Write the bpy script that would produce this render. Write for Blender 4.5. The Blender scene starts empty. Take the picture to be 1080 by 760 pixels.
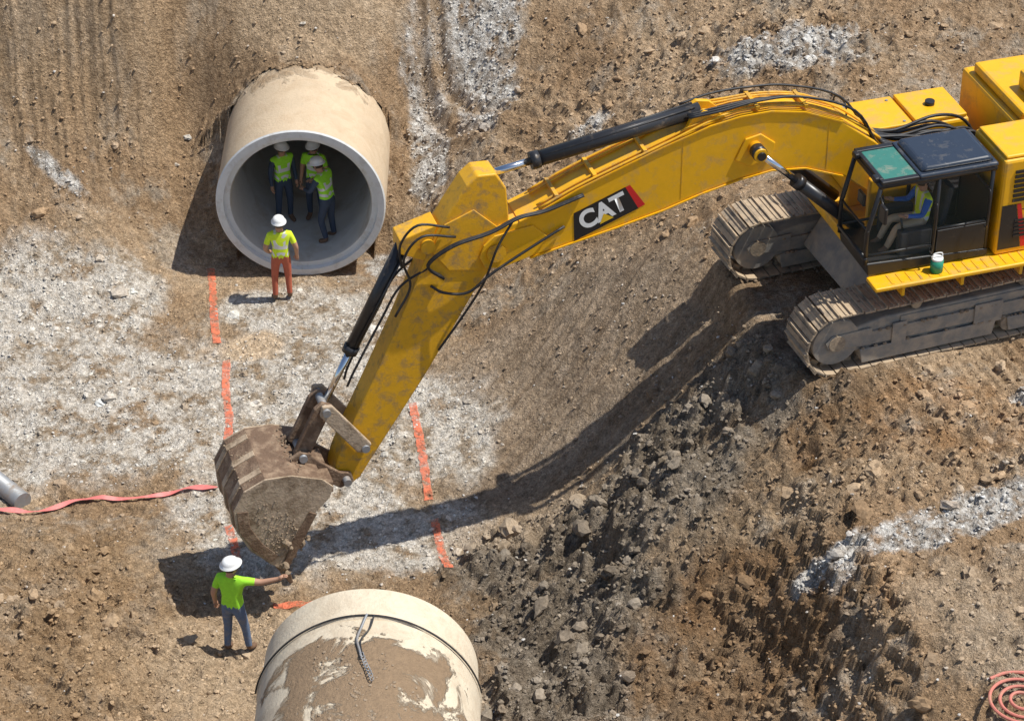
import bpy, bmesh, math, random
import numpy as np
from mathutils import Vector, Matrix, Quaternion
random.seed(7); RNG=np.random.default_rng(11)
scene=bpy.context.scene; COL=scene.collection
# ------------------------------------------------------------------ materials
def new_mat(name):
    m=bpy.data.materials.new(name); m.use_nodes=True; nt=m.node_tree
    b=nt.nodes["Principled BSDF"]; return m,nt,b
def N(nt,t,**k):
    n=nt.nodes.new(t)
    for a,v in k.items(): setattr(n,a,v)
    return n
def noise(nt,co,scale,detail=6,rough=.6,dist=0):
    n=N(nt,"ShaderNodeTexNoise"); n.inputs["Scale"].default_value=scale; n.inputs["Detail"].default_value=detail
    n.inputs["Roughness"].default_value=rough; n.inputs["Distortion"].default_value=dist
    nt.links.new(co,n.inputs["Vector"]); return n.outputs["Fac"]
def ramp(nt,fac,a,b,ca=(0,0,0,1),cb=(1,1,1,1)):
    r=N(nt,"ShaderNodeValToRGB"); r.color_ramp.elements[0].position=a; r.color_ramp.elements[1].position=b
    r.color_ramp.elements[0].color=ca; r.color_ramp.elements[1].color=cb; nt.links.new(fac,r.inputs[0]); return r.outputs[0]
def mixc(nt,fac,a,b,mode='MIX'):
    m=N(nt,"ShaderNodeMix",data_type='RGBA',blend_type=mode)
    for s,v in ((m.inputs[0],fac),(m.inputs[6],a),(m.inputs[7],b)):
        if isinstance(v,(int,float)): s.default_value=v
        elif isinstance(v,tuple): s.default_value=v if len(v)==4 else (*v,1)
        else: nt.links.new(v,s)
    return m.outputs[2]
def bump(nt,b,h,strength,dist):
    n=N(nt,"ShaderNodeBump"); n.inputs["Strength"].default_value=strength; n.inputs["Distance"].default_value=dist
    nt.links.new(h,n.inputs["Height"]); nt.links.new(n.outputs[0],b.inputs["Normal"])
def mat(name,base,rough=.6,metal=0.,dirt=None,lo=.5,hi=.7,scale=3.,bstr=.0,bdist=.01,bscale=40,vary=.15,top=0.):
    m,nt,b=new_mat(name)
    tc=N(nt,"ShaderNodeTexCoord"); co=tc.outputs["Object"]
    c=mixc(nt,noise(nt,co,scale*2.3,4),tuple(x*(1-vary) for x in base),tuple(min(1,x*(1+vary)) for x in base))
    if dirt:
        nz=noise(nt,co,scale,7,.68,.3)
        if top:   # dust settles on upward faces
            ge=N(nt,"ShaderNodeNewGeometry"); sn=N(nt,"ShaderNodeSeparateXYZ"); nt.links.new(ge.outputs["Normal"],sn.inputs[0])
            a=N(nt,"ShaderNodeMath",operation='MULTIPLY_ADD'); nt.links.new(sn.outputs[2],a.inputs[0]); a.inputs[1].default_value=top; nt.links.new(nz,a.inputs[2]); nz=a.outputs[0]
        f=ramp(nt,nz,lo,hi)
        c=mixc(nt,f,c,dirt)
        r=N(nt,"ShaderNodeMix"); nt.links.new(f,r.inputs[0]); r.inputs[2].default_value=rough; r.inputs[3].default_value=.9
        nt.links.new(r.outputs[0],b.inputs["Roughness"])
    else: b.inputs["Roughness"].default_value=rough
    nt.links.new(c,b.inputs["Base Color"]); b.inputs["Metallic"].default_value=metal
    if bstr: bump(nt,b,noise(nt,co,bscale,4,.7),bstr,bdist)
    return m
DUST=(.40,.29,.18)
M={}
M['yellow']=mat("yellow_paint",(.82,.43,.010),.36,0,(.46,.29,.11),.51,.78,3.4,.15,.004,30,.10,.02)
M['yellow_dirty']=mat("yellow_paint_dirty",(.75,.39,.014),.48,0,(.31,.20,.09),.49,.70,5.,.3,.008,25,.15)
M['bucket']=mat("bucket_steel_muddy",(.17,.105,.065),.75,.1,(.38,.27,.18),.46,.70,4.5,.9,.03,16,.35)
M['bucket_side']=mat("bucket_side_muddy",(.47,.36,.25),.85,0,(.20,.135,.08),.47,.66,3.2,.8,.025,14,.25)
M['track']=mat("track_shoe_steel",(.19,.155,.12),.75,.1,(.48,.37,.25),.36,.58,4.,.6,.012,30,.3,.06)
M['frame']=mat("track_frame_grey",(.25,.235,.21),.75,.05,(.44,.36,.27),.40,.66,3.4,.5,.012,22,.25,.05)
M['black']=mat("black_paint",(.018,.018,.02),.4,0,(.16,.12,.08),.6,.85,5.)
M['hose']=mat("black_rubber_hose",(.02,.02,.022),.5,0,(.14,.11,.08),.55,.8,8.)
M['cyl']=mat("cylinder_black",(.03,.03,.033),.35,.2,(.2,.15,.1),.58,.85,5.)
M['chrome']=mat("chrome_rod",(.75,.76,.78),.15,1.)
M['roofdark']=mat("cab_roof_dark",(.03,.04,.06),.25,0,(.22,.19,.15),.56,.9,4.)
M['teal']=mat("skylight_teal",(.05,.19,.15),.12,0,(.30,.27,.2),.52,.8,5.)
M['seat']=mat("seat_fabric",(.03,.03,.035),.8)
M['green']=mat("green_jug",(.02,.25,.15),.5)
M['red']=mat("red_decal",(.6,.02,.02),.5)
M['white']=mat("white_decal",(.8,.8,.78),.5)
M['decalyellow']=mat("yellow_decal",(.8,.5,.02),.5)
M['grey']=mat("grey_steel",(.3,.31,.32),.5,.3,(.3,.22,.15),.5,.75,4.)
M['mud']=mat("mud",(.24,.175,.115),.9,0,(.38,.29,.2),.4,.7,5,.6,.02,20)
M['lips']=mat("lips",(.35,.13,.1),.6)
def glass():
    m,nt,b=new_mat("cab_glass"); b.inputs["Base Color"].default_value=(.08,.11,.10,1); b.inputs["Roughness"].default_value=.04
    b.inputs["Alpha"].default_value=.12; b.inputs["IOR"].default_value=1.5; return m
M['glass']=glass()
M['shirt_y']=mat("hivis_yellow",(.66,.86,.03),.8,0,None,scale=9,vary=.2)
M['shirt_g']=mat("lime_shirt",(.38,.85,.04),.85,0,None,scale=9,vary=.2)
M['silver']=mat("reflective_tape",(.7,.7,.68),.4)
M['pants_red']=mat("red_work_pants",(.46,.12,.065),.85,0,None,scale=9,vary=.25)
M['jeans']=mat("blue_jeans",(.11,.16,.26),.9,0,(.3,.25,.2),.5,.8,8,vary=.3)
M['pants_dark']=mat("dark_trousers",(.05,.07,.11),.9)
M['pants_tan']=mat("tan_trousers",(.50,.37,.24),.9)
M['blue']=mat("blue_shirt",(.03,.12,.45),.85)
M['skin']=mat("skin",(.45,.25,.16),.6,vary=.05)
M['boot']=mat("work_boot",(.17,.10,.06),.8)
M['hair']=mat("hair",(.04,.025,.015),.9)
M['helmet']=mat("helmet_white",(.82,.82,.8),.3,vary=.03)
M['cap']=mat("cap_dark",(.12,.10,.09),.8)
M['eye']=mat("eye_dark",(.02,.02,.02),.3)
M['tape']=mat("red_ribbon",(.72,.19,.17),.5,0,(.55,.34,.28),.5,.8,6,vary=.15)
def paintmat():
    m,nt,b=new_mat("orange_marking_paint"); tc=N(nt,"ShaderNodeTexCoord"); co=tc.outputs["Object"]
    b.inputs["Base Color"].default_value=(.80,.20,.10,1); b.inputs["Roughness"].default_value=.9
    nt.links.new(ramp(nt,noise(nt,co,7,8,.8),.38,.60,(0,0,0,1),(.9,.9,.9,1)),b.inputs["Alpha"]); return m
M['paint']=paintmat()
M['hosered']=mat("red_hose",(.60,.20,.15),.6,0,DUST,.5,.8,6)
# ------------------------------------------------------------------ mesh helpers
def link(o,parent=None):
    COL.objects.link(o)
    if parent: o.parent=parent
    return o
def empty(name,loc=(0,0,0),rz=0,parent=None):
    e=bpy.data.objects.new(name,None); e.location=loc; e.rotation_euler=(0,0,rz); e.empty_display_size=.3; return link(e,parent)
def mobj(name,V,F,m,parent=None,smooth=False,bev=0,seg=2):
    me=bpy.data.meshes.new(name); me.from_pydata([tuple(v) for v in V],[],[tuple(f) for f in F])
    bm=bmesh.new(); bm.from_mesh(me); bmesh.ops.recalc_face_normals(bm,faces=bm.faces); bm.to_mesh(me); bm.free()
    if isinstance(m,(list,tuple)):
        for k in m: me.materials.append(k)
    else: me.materials.append(m)
    if smooth: me.polygons.foreach_set("use_smooth",[True]*len(me.polygons))
    o=link(bpy.data.objects.new(name,me),parent)
    if bev:
        b=o.modifiers.new("bevel",'BEVEL'); b.width=bev; b.segments=seg; b.limit_method='ANGLE'; b.angle_limit=math.radians(35)
    return o
def boxvf(x0,x1,y0,y1,z0,z1):
    V=[(x,y,z) for z in (z0,z1) for y in (y0,y1) for x in (x0,x1)]
    F=[(0,1,3,2),(4,6,7,5),(0,4,5,1),(2,3,7,6),(0,2,6,4),(1,5,7,3)]
    return V,F
def box(name,x0,x1,y0,y1,z0,z1,m,parent=None,bev=.015):
    V,F=boxvf(x0,x1,y0,y1,z0,z1); return mobj(name,V,F,m,parent,bev=bev)
def boxes(name,L,m,parent=None,bev=.01):
    V=[];F=[]
    for b in L:
        v,f=boxvf(*b); k=len(V); V+=v; F+=[tuple(i+k for i in q) for q in f]
    return mobj(name,V,F,m,parent,bev=bev)
def prism(name,poly,y0,y1,m,parent=None,bev=.02):
    n=len(poly); V=[(x,y0,z) for x,z in poly]+[(x,y1,z) for x,z in poly]
    F=[tuple(range(n)),tuple(range(2*n-1,n-1,-1))]+[(i,(i+1)%n,n+(i+1)%n,n+i) for i in range(n)]
    return mobj(name,V,F,m,parent,bev=bev)
def smoothpts(P,n=6):
    P=[Vector(p) for p in P]
    if len(P)<3: return P
    out=[]; Q=[2*P[0]-P[1]]+P+[2*P[-1]-P[-2]]
    for i in range(1,len(Q)-2):
        a,b,c,d=Q[i-1:i+3]
        for k in range(n):
            t=k/n; out.append(.5*((2*b)+(c-a)*t+(2*a-5*b+4*c-d)*t*t+(3*b-a-3*c+d)*t**3))
    out.append(P[-1]); return out
def tubevf(P,R,seg=10):
    P=[Vector(p) for p in P]; n=len(P)
    if not hasattr(R,'__len__'): R=[R]*n
    V=[];F=[]; prev=None
    for i,p in enumerate(P):
        t=(P[min(i+1,n-1)]-P[max(i-1,0)]).normalized()
        if prev is None:
            a=t.orthogonal().normalized()
        else:
            a=(prev-t*prev.dot(t)); a=a.normalized() if a.length>1e-6 else t.orthogonal().normalized()
        prev=a; b=t.cross(a)
        for k in range(seg):
            th=2*math.pi*k/seg; V.append(p+(a*math.cos(th)+b*math.sin(th))*R[i])
    for i in range(n-1):
        for k in range(seg):
            F.append((i*seg+k,i*seg+(k+1)%seg,(i+1)*seg+(k+1)%seg,(i+1)*seg+k))
    F.append(tuple(range(seg-1,-1,-1))); F.append(tuple(range((n-1)*seg,n*seg)))
    return V,F
def tube(name,P,R,m,parent=None,seg=10,sm=0):
    if sm: P=smoothpts(P,sm)
    V,F=tubevf(P,R,seg); return mobj(name,V,F,m,parent,smooth=True if seg>8 and sm else False,bev=0)
def cyl(name,p0,p1,r,m,parent=None,seg=20,bev=.0):
    V,F=tubevf([p0,p1],r,seg); o=mobj(name,V,F,m,parent)
    for p in o.data.polygons:
        if len(p.vertices)==4: p.use_smooth=True
    return o
def multi(name,items,m,parent=None,smooth=True):
    V=[];F=[]
    for v,f in items:
        k=len(V); V+=list(v); F+=[tuple(i+k for i in q) for q in f]
    return mobj(name,V,F,m,parent,smooth=smooth)
# ------------------------------------------------------------------ numpy noise
TAB=RNG.random((8,256,256))
def vnoise(x,y,s):
    t=TAB[s%8]; o=(s*37)%256
    xi=np.floor(x).astype(int); yi=np.floor(y).astype(int); fx=x-xi; fy=y-yi
    fx=fx*fx*fx*(fx*(fx*6-15)+10); fy=fy*fy*fy*(fy*(fy*6-15)+10)
    a=t[(xi+o)%256,yi%256]; b=t[(xi+1+o)%256,yi%256]; c=t[(xi+o)%256,(yi+1)%256]; d=t[(xi+1+o)%256,(yi+1)%256]
    return 2*(a*(1-fx)*(1-fy)+b*fx*(1-fy)+c*(1-fx)*fy+d*fx*fy)-1
def fbm(x,y,s,octv=5,g=.5,ridge=False):
    r=np.zeros_like(x); A=1.; tot=0; ca,sa=math.cos(.6),math.sin(.6)
    for i in range(octv):
        n=vnoise(x,y,s+i)
        r+=A*((1-2*np.abs(n)) if ridge else n); tot+=A; A*=g
        x,y=(ca*x-sa*y)*2.03+3.1,(sa*x+ca*y)*2.03+7.7
    return r/tot
def worley(x,y,s):
    t=TAB[s%8]; t2=TAB[(s+3)%8]; t3=TAB[(s+5)%8]; xi=np.floor(x).astype(int); yi=np.floor(y).astype(int); H=np.zeros_like(x)
    for dx in (-1,0,1):
        for dy in (-1,0,1):
            cx=xi+dx; cy=yi+dy; a=cx%256; b=cy%256
            px=cx+t[a,b]; py=cy+t2[a,b]; r=.25+.55*t3[a,b]**2
            ux=x-px; uy=y-py; th=6.28*t2[b,a]; c_,s_=np.cos(th),np.sin(th)
            e1=np.abs(ux*c_+uy*s_); e2=np.abs(-ux*s_+uy*c_)*1.25
            d=np.maximum(np.maximum(e1,e2),(e1+e2)*.75)      # faceted clods
            H=np.maximum(H,r*np.clip(1.5-1.5*(d/r)**1.6,0,1)*(1+.5*(ux*c_-uy*s_)))
    return H
def sstep(a,b,x):
    t=np.clip((x-a)/(b-a),0,1); return t*t*(3-2*t)
# ------------------------------------------------------------------ terrain
CP=[(-9.18,2.01,.3),(-8.81,-.62,0),(-8.39,-3.4,0),(-7.77,2.01,.3),(-7.27,-2.04,0),(-5.76,-.62,0),(-6.01,1.82,0),(-4.22,1.51,0),(-4.03,-1.2,0),(-2.43,.74,.1),(-2.31,-2.04,0),(-3.69,-5.93,0),(-4.29,-8.02,0),(-5.96,-6.17,.2),(-7.34,-7.01,.5),(-6.97,-9.46,.7),(-5.61,-9.12,.4),(-1.42,-4.7,-.1),(-.97,-3,.0),(-1.68,-6.29,-.1),(-6.17,3.66,.3),(-6.25,4.95,1.),
(-6.6,5.8,2.2),(-7.9,3.9,1.2),(-8.,5.3,2.5),(-9.3,3.8,1.3),(-9.4,5.1,2.6),(-9.4,5.9,4.),(-7.,5.9,4.),(-5.3,6.1,3.4),(-4.,6.1,3.5),(-3.9,5.9,3.35),(-2.7,6.1,3.35),(-3.9,6.9,4.4),(-2.2,3.1,.2),(-2.2,4.2,1.),(-2.,5.8,1.9),(-1.8,6.6,3.),(-.7,4.3,2.),(-.7,7.1,3.5),
(1.1,5.1,2.6),(1.1,6.7,3.6),(-1.1,2.9,.8),(.4,3.6,1.8),(2.9,5.3,3.3),(4.6,4.4,3.8),(6.3,4.,4.),(8.9,4.2,4.3),(2.9,6.3,3.8),(8.2,5.1,4.4),(1.,.2,1.5),(.3,-1.7,.6),(1.8,-.9,2.1),(2.6,-.3,2.8),(3.3,-2.1,2.9),(2.5,-3.3,2.0),(1.6,-2.9,1.3),(1.,-3.7,.5),(.3,-4.9,.1),(-.3,-6.3,.1),(4.2,-1.4,3.5),(4.,-3.7,3.5),(4.9,-5.5,3.5),(6.8,-5.9,3.4),(7.7,-6.5,3.3),
(5.,-6.2,3.1),(7.6,.1,3.5),(3.6,-4.8,2.9),(3.2,-5.2,2.2),(2.4,-5.1,1.7),(1.6,-6.6,1.4),(2.4,-6.8,2.2),(3.2,-6.9,2.3),(2.6,-8.,1.7),(.9,-7.2,.6),(.3,-8.1,.3),(1.6,-9.1,.9),(3.7,-8.1,2.0),(4.4,-8.,2.6),(5.6,-9.6,3.),(7.,-9.7,3.1),(7.2,-8.,3.2),(6.7,-11.6,3.),(5.4,-11.2,2.9),(4.7,-9.5,2.8),(3.9,-9.5,1.6),(3.3,-8.9,1.35),(4.5,-10.8,1.6),(5.0,-11.9,1.8),(2.2,-10.1,.9),
(-4.3,-11,.1),(-2,-9.5,0),(0,-10.8,.2),(-4.2,-14,.3),(.3,-14,.3),(3.,-13.5,.9),(7,-14,2.8),(10,-12,3.2),(10,-6,3.4),(6.6,-3,3.5),(9.5,-3,3.5),(9.5,0,3.6),(10,5,4.6),(-10.5,-8,.8),(-10.5,-14,1.2),(-7,-13,.9),(-11,0,.2),(-11.5,4,2.),(-11.5,9,6.5),(-7,9,6.6),(-3.5,9,6.),(0,9.5,5.),(4,9.5,5.2),(10,9.5,6.),(-5.75,5.1,1.5),(-5.7,4.3,.7),(-2.1,5.1,1.6)]
CP=np.array(CP)
def tk(d2): return .5*d2*np.log(d2+1e-9)
def tps_fit(P):
    n=len(P); d2=((P[:,None,:2]-P[None,:,:2])**2).sum(-1); K=tk(d2)+np.eye(n)*.06
    Q=np.c_[np.ones(n),P[:,:2]]; A=np.block([[K,Q],[Q.T,np.zeros((3,3))]])
    return np.linalg.solve(A,np.r_[P[:,2],0,0,0])
W_=tps_fit(CP)
def base_h(x,y):
    x=np.clip(x,-11.8,10.8); y=np.clip(y,-14.5,9.6)
    h=W_[-3]+W_[-2]*x+W_[-1]*y
    for i in range(len(CP)): h=h+W_[i]*tk((x-CP[i,0])**2+(y-CP[i,1])**2)
    return h
def axis(a,b,st,far):
    core=np.arange(a,b+st*.5,st); ext=[];s=st;v=0
    while v<far: s*=1.35; v+=s; ext.append(v)
    ext=np.array(ext); return np.r_[(core[0]-ext)[::-1],core,core[-1]+ext]
XS=axis(-12.,11.,.03,350); YS=axis(-14.6,9.6,.03,350)
X,Y=np.meshgrid(XS,YS,indexing='ij')
def blob(x,y,cx,cy,rx,ry,ang=0,w=.45,s=2,f=1.3):
    a=math.radians(ang); ca,sa=math.cos(a),math.sin(a); u=((x-cx)*ca+(y-cy)*sa)/rx; v=(-(x-cx)*sa+(y-cy)*ca)/ry
    d=np.sqrt(u*u+v*v)+w*NZ[s]
    return 1-sstep(.7,1.15,d)
NZ={2:fbm(X*1.3,Y*1.3,2,6,.65),3:fbm(X*2.1+9,Y*2.1,3,6,.7),4:fbm(X*.8,Y*.8+4,4,5,.6)}
mx=np.maximum
lime=np.zeros_like(X)
for b in [(-8.6,.6,2.1,2.6),(-7.2,-1.7,2.6,2.2),(-4.9,-1.3,2.3,2.1),(-3.1,0.2,1.7,2.1),(-3.6,-4.3,2.1,2.0),(-1.6,-2.3,1.6,1.5),(-8.8,-2.6,1.6,1.6),(-7.6,1.7,1.2,1.3),(-2.1,-4.9,1.9,1.1),(-4.2,1.6,1.3,.8)]: lime=mx(lime,blob(X,Y,*b))
grav=np.zeros_like(X)
for b in [(-.7,6.7,.95,1.2,0,.7,3),(-1.65,5.3,.4,1.8,8,.7,3),(-.5,5.3,.55,.8,0,.7,3),(5.2,4.3,1.5,.6,0,.9,3),(6.6,-8.65,2.1,.42,22,.7,3),(4.8,-9.1,.6,.3,15,.7,3),(-2.4,3.1,.5,.35,0,.6,3),(-8.6,4.1,.7,.16,-30,.6,3),(1.5,4.2,.6,.2,30,.9,3),(8.2,-5.9,.7,.2,10,.8,3)]: grav=mx(grav,blob(X,Y,*b))
clay=np.zeros_like(X)
for b in [(2.2,-6.3,2.1,1.6,20,.6),(1.0,-7.7,1.9,1.4,30,.6),(3.7,-4.9,1.5,.9,10,.6),(.4,-6.,1.4,1.1,0,.6),(.6,-9.5,1.2,1.1,0,.6),(2.6,-5.0,1.4,.9,20,.6)]: clay=mx(clay,blob(X,Y,*b))
wet=mx(blob(X,Y,1.8,-6.,3.6,3.4,20,.5,4),blob(X,Y,3.2,-9.2,2.2,2.2,0,.5,4))
H=base_h(X,Y)
sl=blob(X,Y,.9,-1.9,2.7,2.5,40,.25,4)
tl=blob(X,Y,-6.5,7.2,6.,2.2,0,.2,4)
rough=.35+.25*(NZ[4]+1)*.5
rough=rough+.9*blob(X,Y,6.5,-6.8,3.4,1.6,0,.3,4)+1.0*clay+.8*blob(X,Y,-7.6,-8.2,3.2,2.8,0,.3,4)+.8*blob(X,Y,3.3,-9.8,2.5,2.5,0,.3,4)+.6*blob(X,Y,3.5,4.3,4.5,1.8,0,.3,4)+.6*blob(X,Y,-.9,2.9,1.3,1.,0,.3,4)
rough=rough+.35*blob(X,Y,7,-11,2.6,2.4,0,.3,4)
rough=rough*(1-.5*sl)*(1-.5*tl)
rough=np.clip(rough,.15,1.6)
U1=X*math.cos(.75)+Y*math.sin(.75); V1=-X*math.sin(.75)+Y*math.cos(.75)
H+=.12*fbm(X*.9,Y*.9,1,4)*(1-.3*lime)
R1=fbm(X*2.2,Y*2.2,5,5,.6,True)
H+=rough*(.14*R1+.05*fbm(X*7,Y*7,6,4,.65))
w1=worley(X/.62,Y/.62,1)*.28; w2=worley(X/.3+5,Y/.3,2)*.13; w3=worley(X/.15,Y/.15+9,4)*.06
mk=sstep(-.15,.5,fbm(X*1.1,Y*1.1,7,4,.6)); mk2=sstep(-.3,.3,fbm(X*1.7+3,Y*1.7,0,4,.6)); mk=mx(mk,clay*.8)
lump=w1*mk*np.clip(rough-.4,0,1.2)+w2*mk2*np.clip(rough-.1,0,1.2)+w3*np.clip(rough*.9,.2,1.1)
H+=lump
H+=sl*.06*fbm(U1*.5,V1*7,3,4,.6)+.02*(1-sl)*fbm(U1*.6,V1*5,6,4,.6)
H+=.018*fbm(X*12,Y*12,2,3,.6)
cut=blob(X,Y,4.6,-10.,1.5,2.4,20,.3,4); st=.28; Hs=np.floor(H/st+.25*NZ[3])*st+st*.5; H=H*(1-.45*cut)+Hs*.45*cut
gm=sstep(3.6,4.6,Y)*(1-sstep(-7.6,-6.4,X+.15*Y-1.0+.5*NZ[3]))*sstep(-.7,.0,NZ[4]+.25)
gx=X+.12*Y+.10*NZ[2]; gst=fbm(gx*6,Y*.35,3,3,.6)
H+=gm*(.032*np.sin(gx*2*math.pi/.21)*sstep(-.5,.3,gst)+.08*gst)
def polydist(P):
    D=np.full(X.shape,99.); 
    for (a,b) in zip(P[:-1],P[1:]):
        ax,ay=a; bx,by=b; L2=(bx-ax)**2+(by-ay)**2
        t=np.clip(((X-ax)*(bx-ax)+(Y-ay)*(by-ay))/L2,0,1)
        D=np.minimum(D,np.hypot(X-ax-t*(bx-ax),Y-ay-t*(by-ay)))
    return D
def smooth2(P,n=6): return [(v.x,v.y) for v in smoothpts([(a,b,0) for a,b in P],n)]
rut=np.zeros_like(X)
for P in ([(-1.8,7.6),(-1.75,6.4),(-1.3,5.2),(-.5,4.5),(.5,4.)],[(-1.45,7.6),(-1.4,6.5),(-.95,5.6),(-.1,4.9),(.9,4.6)]):
    D=polydist(smooth2(P))+.03*NZ[3]; H+=-.09*np.exp(-(D/.11)**2)+.045*np.exp(-((D-.2)/.08)**2); rut=mx(rut,np.exp(-(D/.14)**2))
th=math.radians(20.5); TU=(X-6.6)*math.cos(th)+(Y+3.)*math.sin(th); TV=-(X-6.6)*math.sin(th)+(Y+3.)*math.cos(th)
im=(sstep(-2.9,-2.7,TV)-sstep(-1.95,-1.8,TV))*sstep(-2.4,-1.6,TU)
pad=sstep(-2.0,-1.7,TV)*(1-sstep(1.9,2.4,TV))*sstep(-3.1,-2.6,TU)*(1-sstep(4,5,TU))
H=H*(1-pad)+pad*(3.5+.04*NZ[3]+.5*w3)
H=H*(1-.6*im)+.6*im*(3.42+.05*NZ[3])+im*.04*np.sin(TU*2*math.pi/.21)*sstep(-.4,.2,NZ[2]+.2)
PX1,PR1,PY1=-3.93,1.58,2.79
PX2,PR2,PY2=-2.05,1.64,-10.17
dxa=np.abs(X-PX1)
ys0=5.15+.5*NZ[3]
cov=(Y-ys0)*.38
top=np.where(dxa<1.1,PR1-.02+np.sqrt(np.clip(PR1**2-dxa**2,0,None)),2.69-1.15*(dxa-1.1))+cov+.03*NZ[2]+.3*w3
H=np.where((Y>ys0)&(dxa<3.),np.maximum(H,top),H)
fl=(1-sstep(1.7,2.7,dxa))*sstep(.5,2.,Y)*(1-sstep(3.1,3.8,Y)); H=H*(1-fl)+fl*(.0+.05*NZ[3]+.3*w3)
und_=(dxa<1.3)&(Y>PY1+.1)&(H<.9); H=np.where(und_,np.minimum(H,.0),H)
fp2=(np.abs(X-PX2)<1.5)&(Y<PY2-.1)&(Y>-15.3)
H=np.where(fp2,np.minimum(H,.05),H)
# ---- colours
def C3(c): return np.array(c)[None,None,:]
def mixa(a,b,f): return a*(1-f[...,None])+b*f[...,None]
n1=fbm(X*.7,Y*.7,5,6,.6); n2=fbm(X*2.6,Y*2.6,1,6,.7); n3=fbm(X*9,Y*9,3,4,.7); n4=fbm(X*1.2+20,Y*1.2,6,6,.7)
col=mixa(C3((.345,.235,.14)),C3((.49,.365,.24)),sstep(-.4,.5,n1+.5*n2))
col=mixa(col,C3((.215,.138,.075)),sstep(.0,.6,n2+.35*n3)*.8)
col=mixa(col,C3((.42,.375,.31)),sstep(.0,.5,n4+.3*n3)*.6)
org=mx(blob(X,Y,6.8,-6.4,3.,.9,0,.4,2),blob(X,Y,3.6,-9.3,2.2,1.4,0,.5,2))
col=mixa(col,C3((.36,.205,.095)),org*.65*sstep(-.5,.4,n2))
lowl=blob(X,Y,-7.6,-8.,3.6,3.2,0,.3,4); col=mixa(col,C3((.33,.22,.12)),lowl*.5)
col=mixa(col,col*.68,wet)
slc=mixa(C3((.26,.195,.135)),C3((.38,.30,.22)),sstep(-.5,.5,fbm(U1*.4,V1*5,6,4,.6)+.4*n3))
col=mixa(col,slc,sl*.8)
cl=mixa(C3((.155,.13,.10)),C3((.29,.25,.20)),sstep(-.45,.5,n2+.5*n3)); col=mixa(col,cl,clay*.85*sstep(-.9,.1,n4+.6*n3+.3))
lc=mixa(C3((.36,.29,.21)),C3((.64,.60,.535)),sstep(-.55,.3,n2+.55*n3)); lm=lime*sstep(-.75,.0,n2*.9+n1*.6+.45*n3+.12)
col=mixa(col,lc,lm)
gc=mixa(C3((.32,.28,.235)),C3((.62,.61,.58)),sstep(-.4,.35,n3+.3*n2)); col=mixa(col,gc,grav*.95*sstep(-.8,-.1,n2+.5*n3))
hi=sstep(4.4,5.4,Y)*(1-sstep(-7.,-5.,X)); col=mixa(col,C3((.43,.30,.18)),hi*.5)
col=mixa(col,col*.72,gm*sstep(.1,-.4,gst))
pt=mx(blob(X,Y,-4.3,-8.6,1.4,1.8,0,.3,2),blob(X,Y,-3.9,6.6,1.8,1.2,0,.3,2)); col=mixa(col,C3((.50,.38,.255)),pt*.75)
pt=blob(X,Y,-4.7,.4,.7,.5,20,.3,2); col=mixa(col,C3((.62,.48,.33)),pt*.9)
pt=mx(blob(X,Y,.0,-5.,1.3,.8,20,.3,2),blob(X,Y,6.9,-10.7,1.4,1.3,0,.3,2)); col=mixa(col,C3((.43,.335,.235)),pt*.7)
col=mixa(col,C3((.36,.26,.165)),rut*.7)
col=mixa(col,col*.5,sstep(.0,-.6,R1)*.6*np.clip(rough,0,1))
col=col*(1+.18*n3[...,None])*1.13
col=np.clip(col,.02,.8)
# ---- mesh
nx,ny=X.shape
dx_=X-PX1; kill=(np.hypot(dx_,H-PR1+.02)<PR1-.12)&(Y>PY1+.03)&(Y<9.6)
idx=np.arange(nx*ny).reshape(nx,ny)
q=np.stack([idx[:-1,:-1],idx[1:,:-1],idx[1:,1:],idx[:-1,1:]],-1).reshape(-1,4)
kk=kill.ravel(); q=q[~kk[q].any(1)]
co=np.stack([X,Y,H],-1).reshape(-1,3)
def bulk(name,co,q,cols,m,smooth=True):
    me=bpy.data.meshes.new(name); me.vertices.add(len(co)); me.vertices.foreach_set("co",co.astype(np.float32).ravel())
    k=q.shape[1]; me.loops.add(q.size); me.loops.foreach_set("vertex_index",q.astype(np.int32).ravel())
    me.polygons.add(len(q)); me.polygons.foreach_set("loop_start",np.arange(0,q.size,k,dtype=np.int32))
    try: me.polygons.foreach_set("loop_total",np.full(len(q),k,dtype=np.int32))
    except Exception: pass
    me.update(calc_edges=True)
    me.polygons.foreach_set("use_smooth",np.full(len(q),smooth))
    a=me.color_attributes.new("Col",'FLOAT_COLOR','POINT'); a.data.foreach_set("color",np.c_[cols,np.ones(len(cols))].astype(np.float32).ravel())
    me.materials.append(m); return link(bpy.data.objects.new(name,me))
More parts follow.
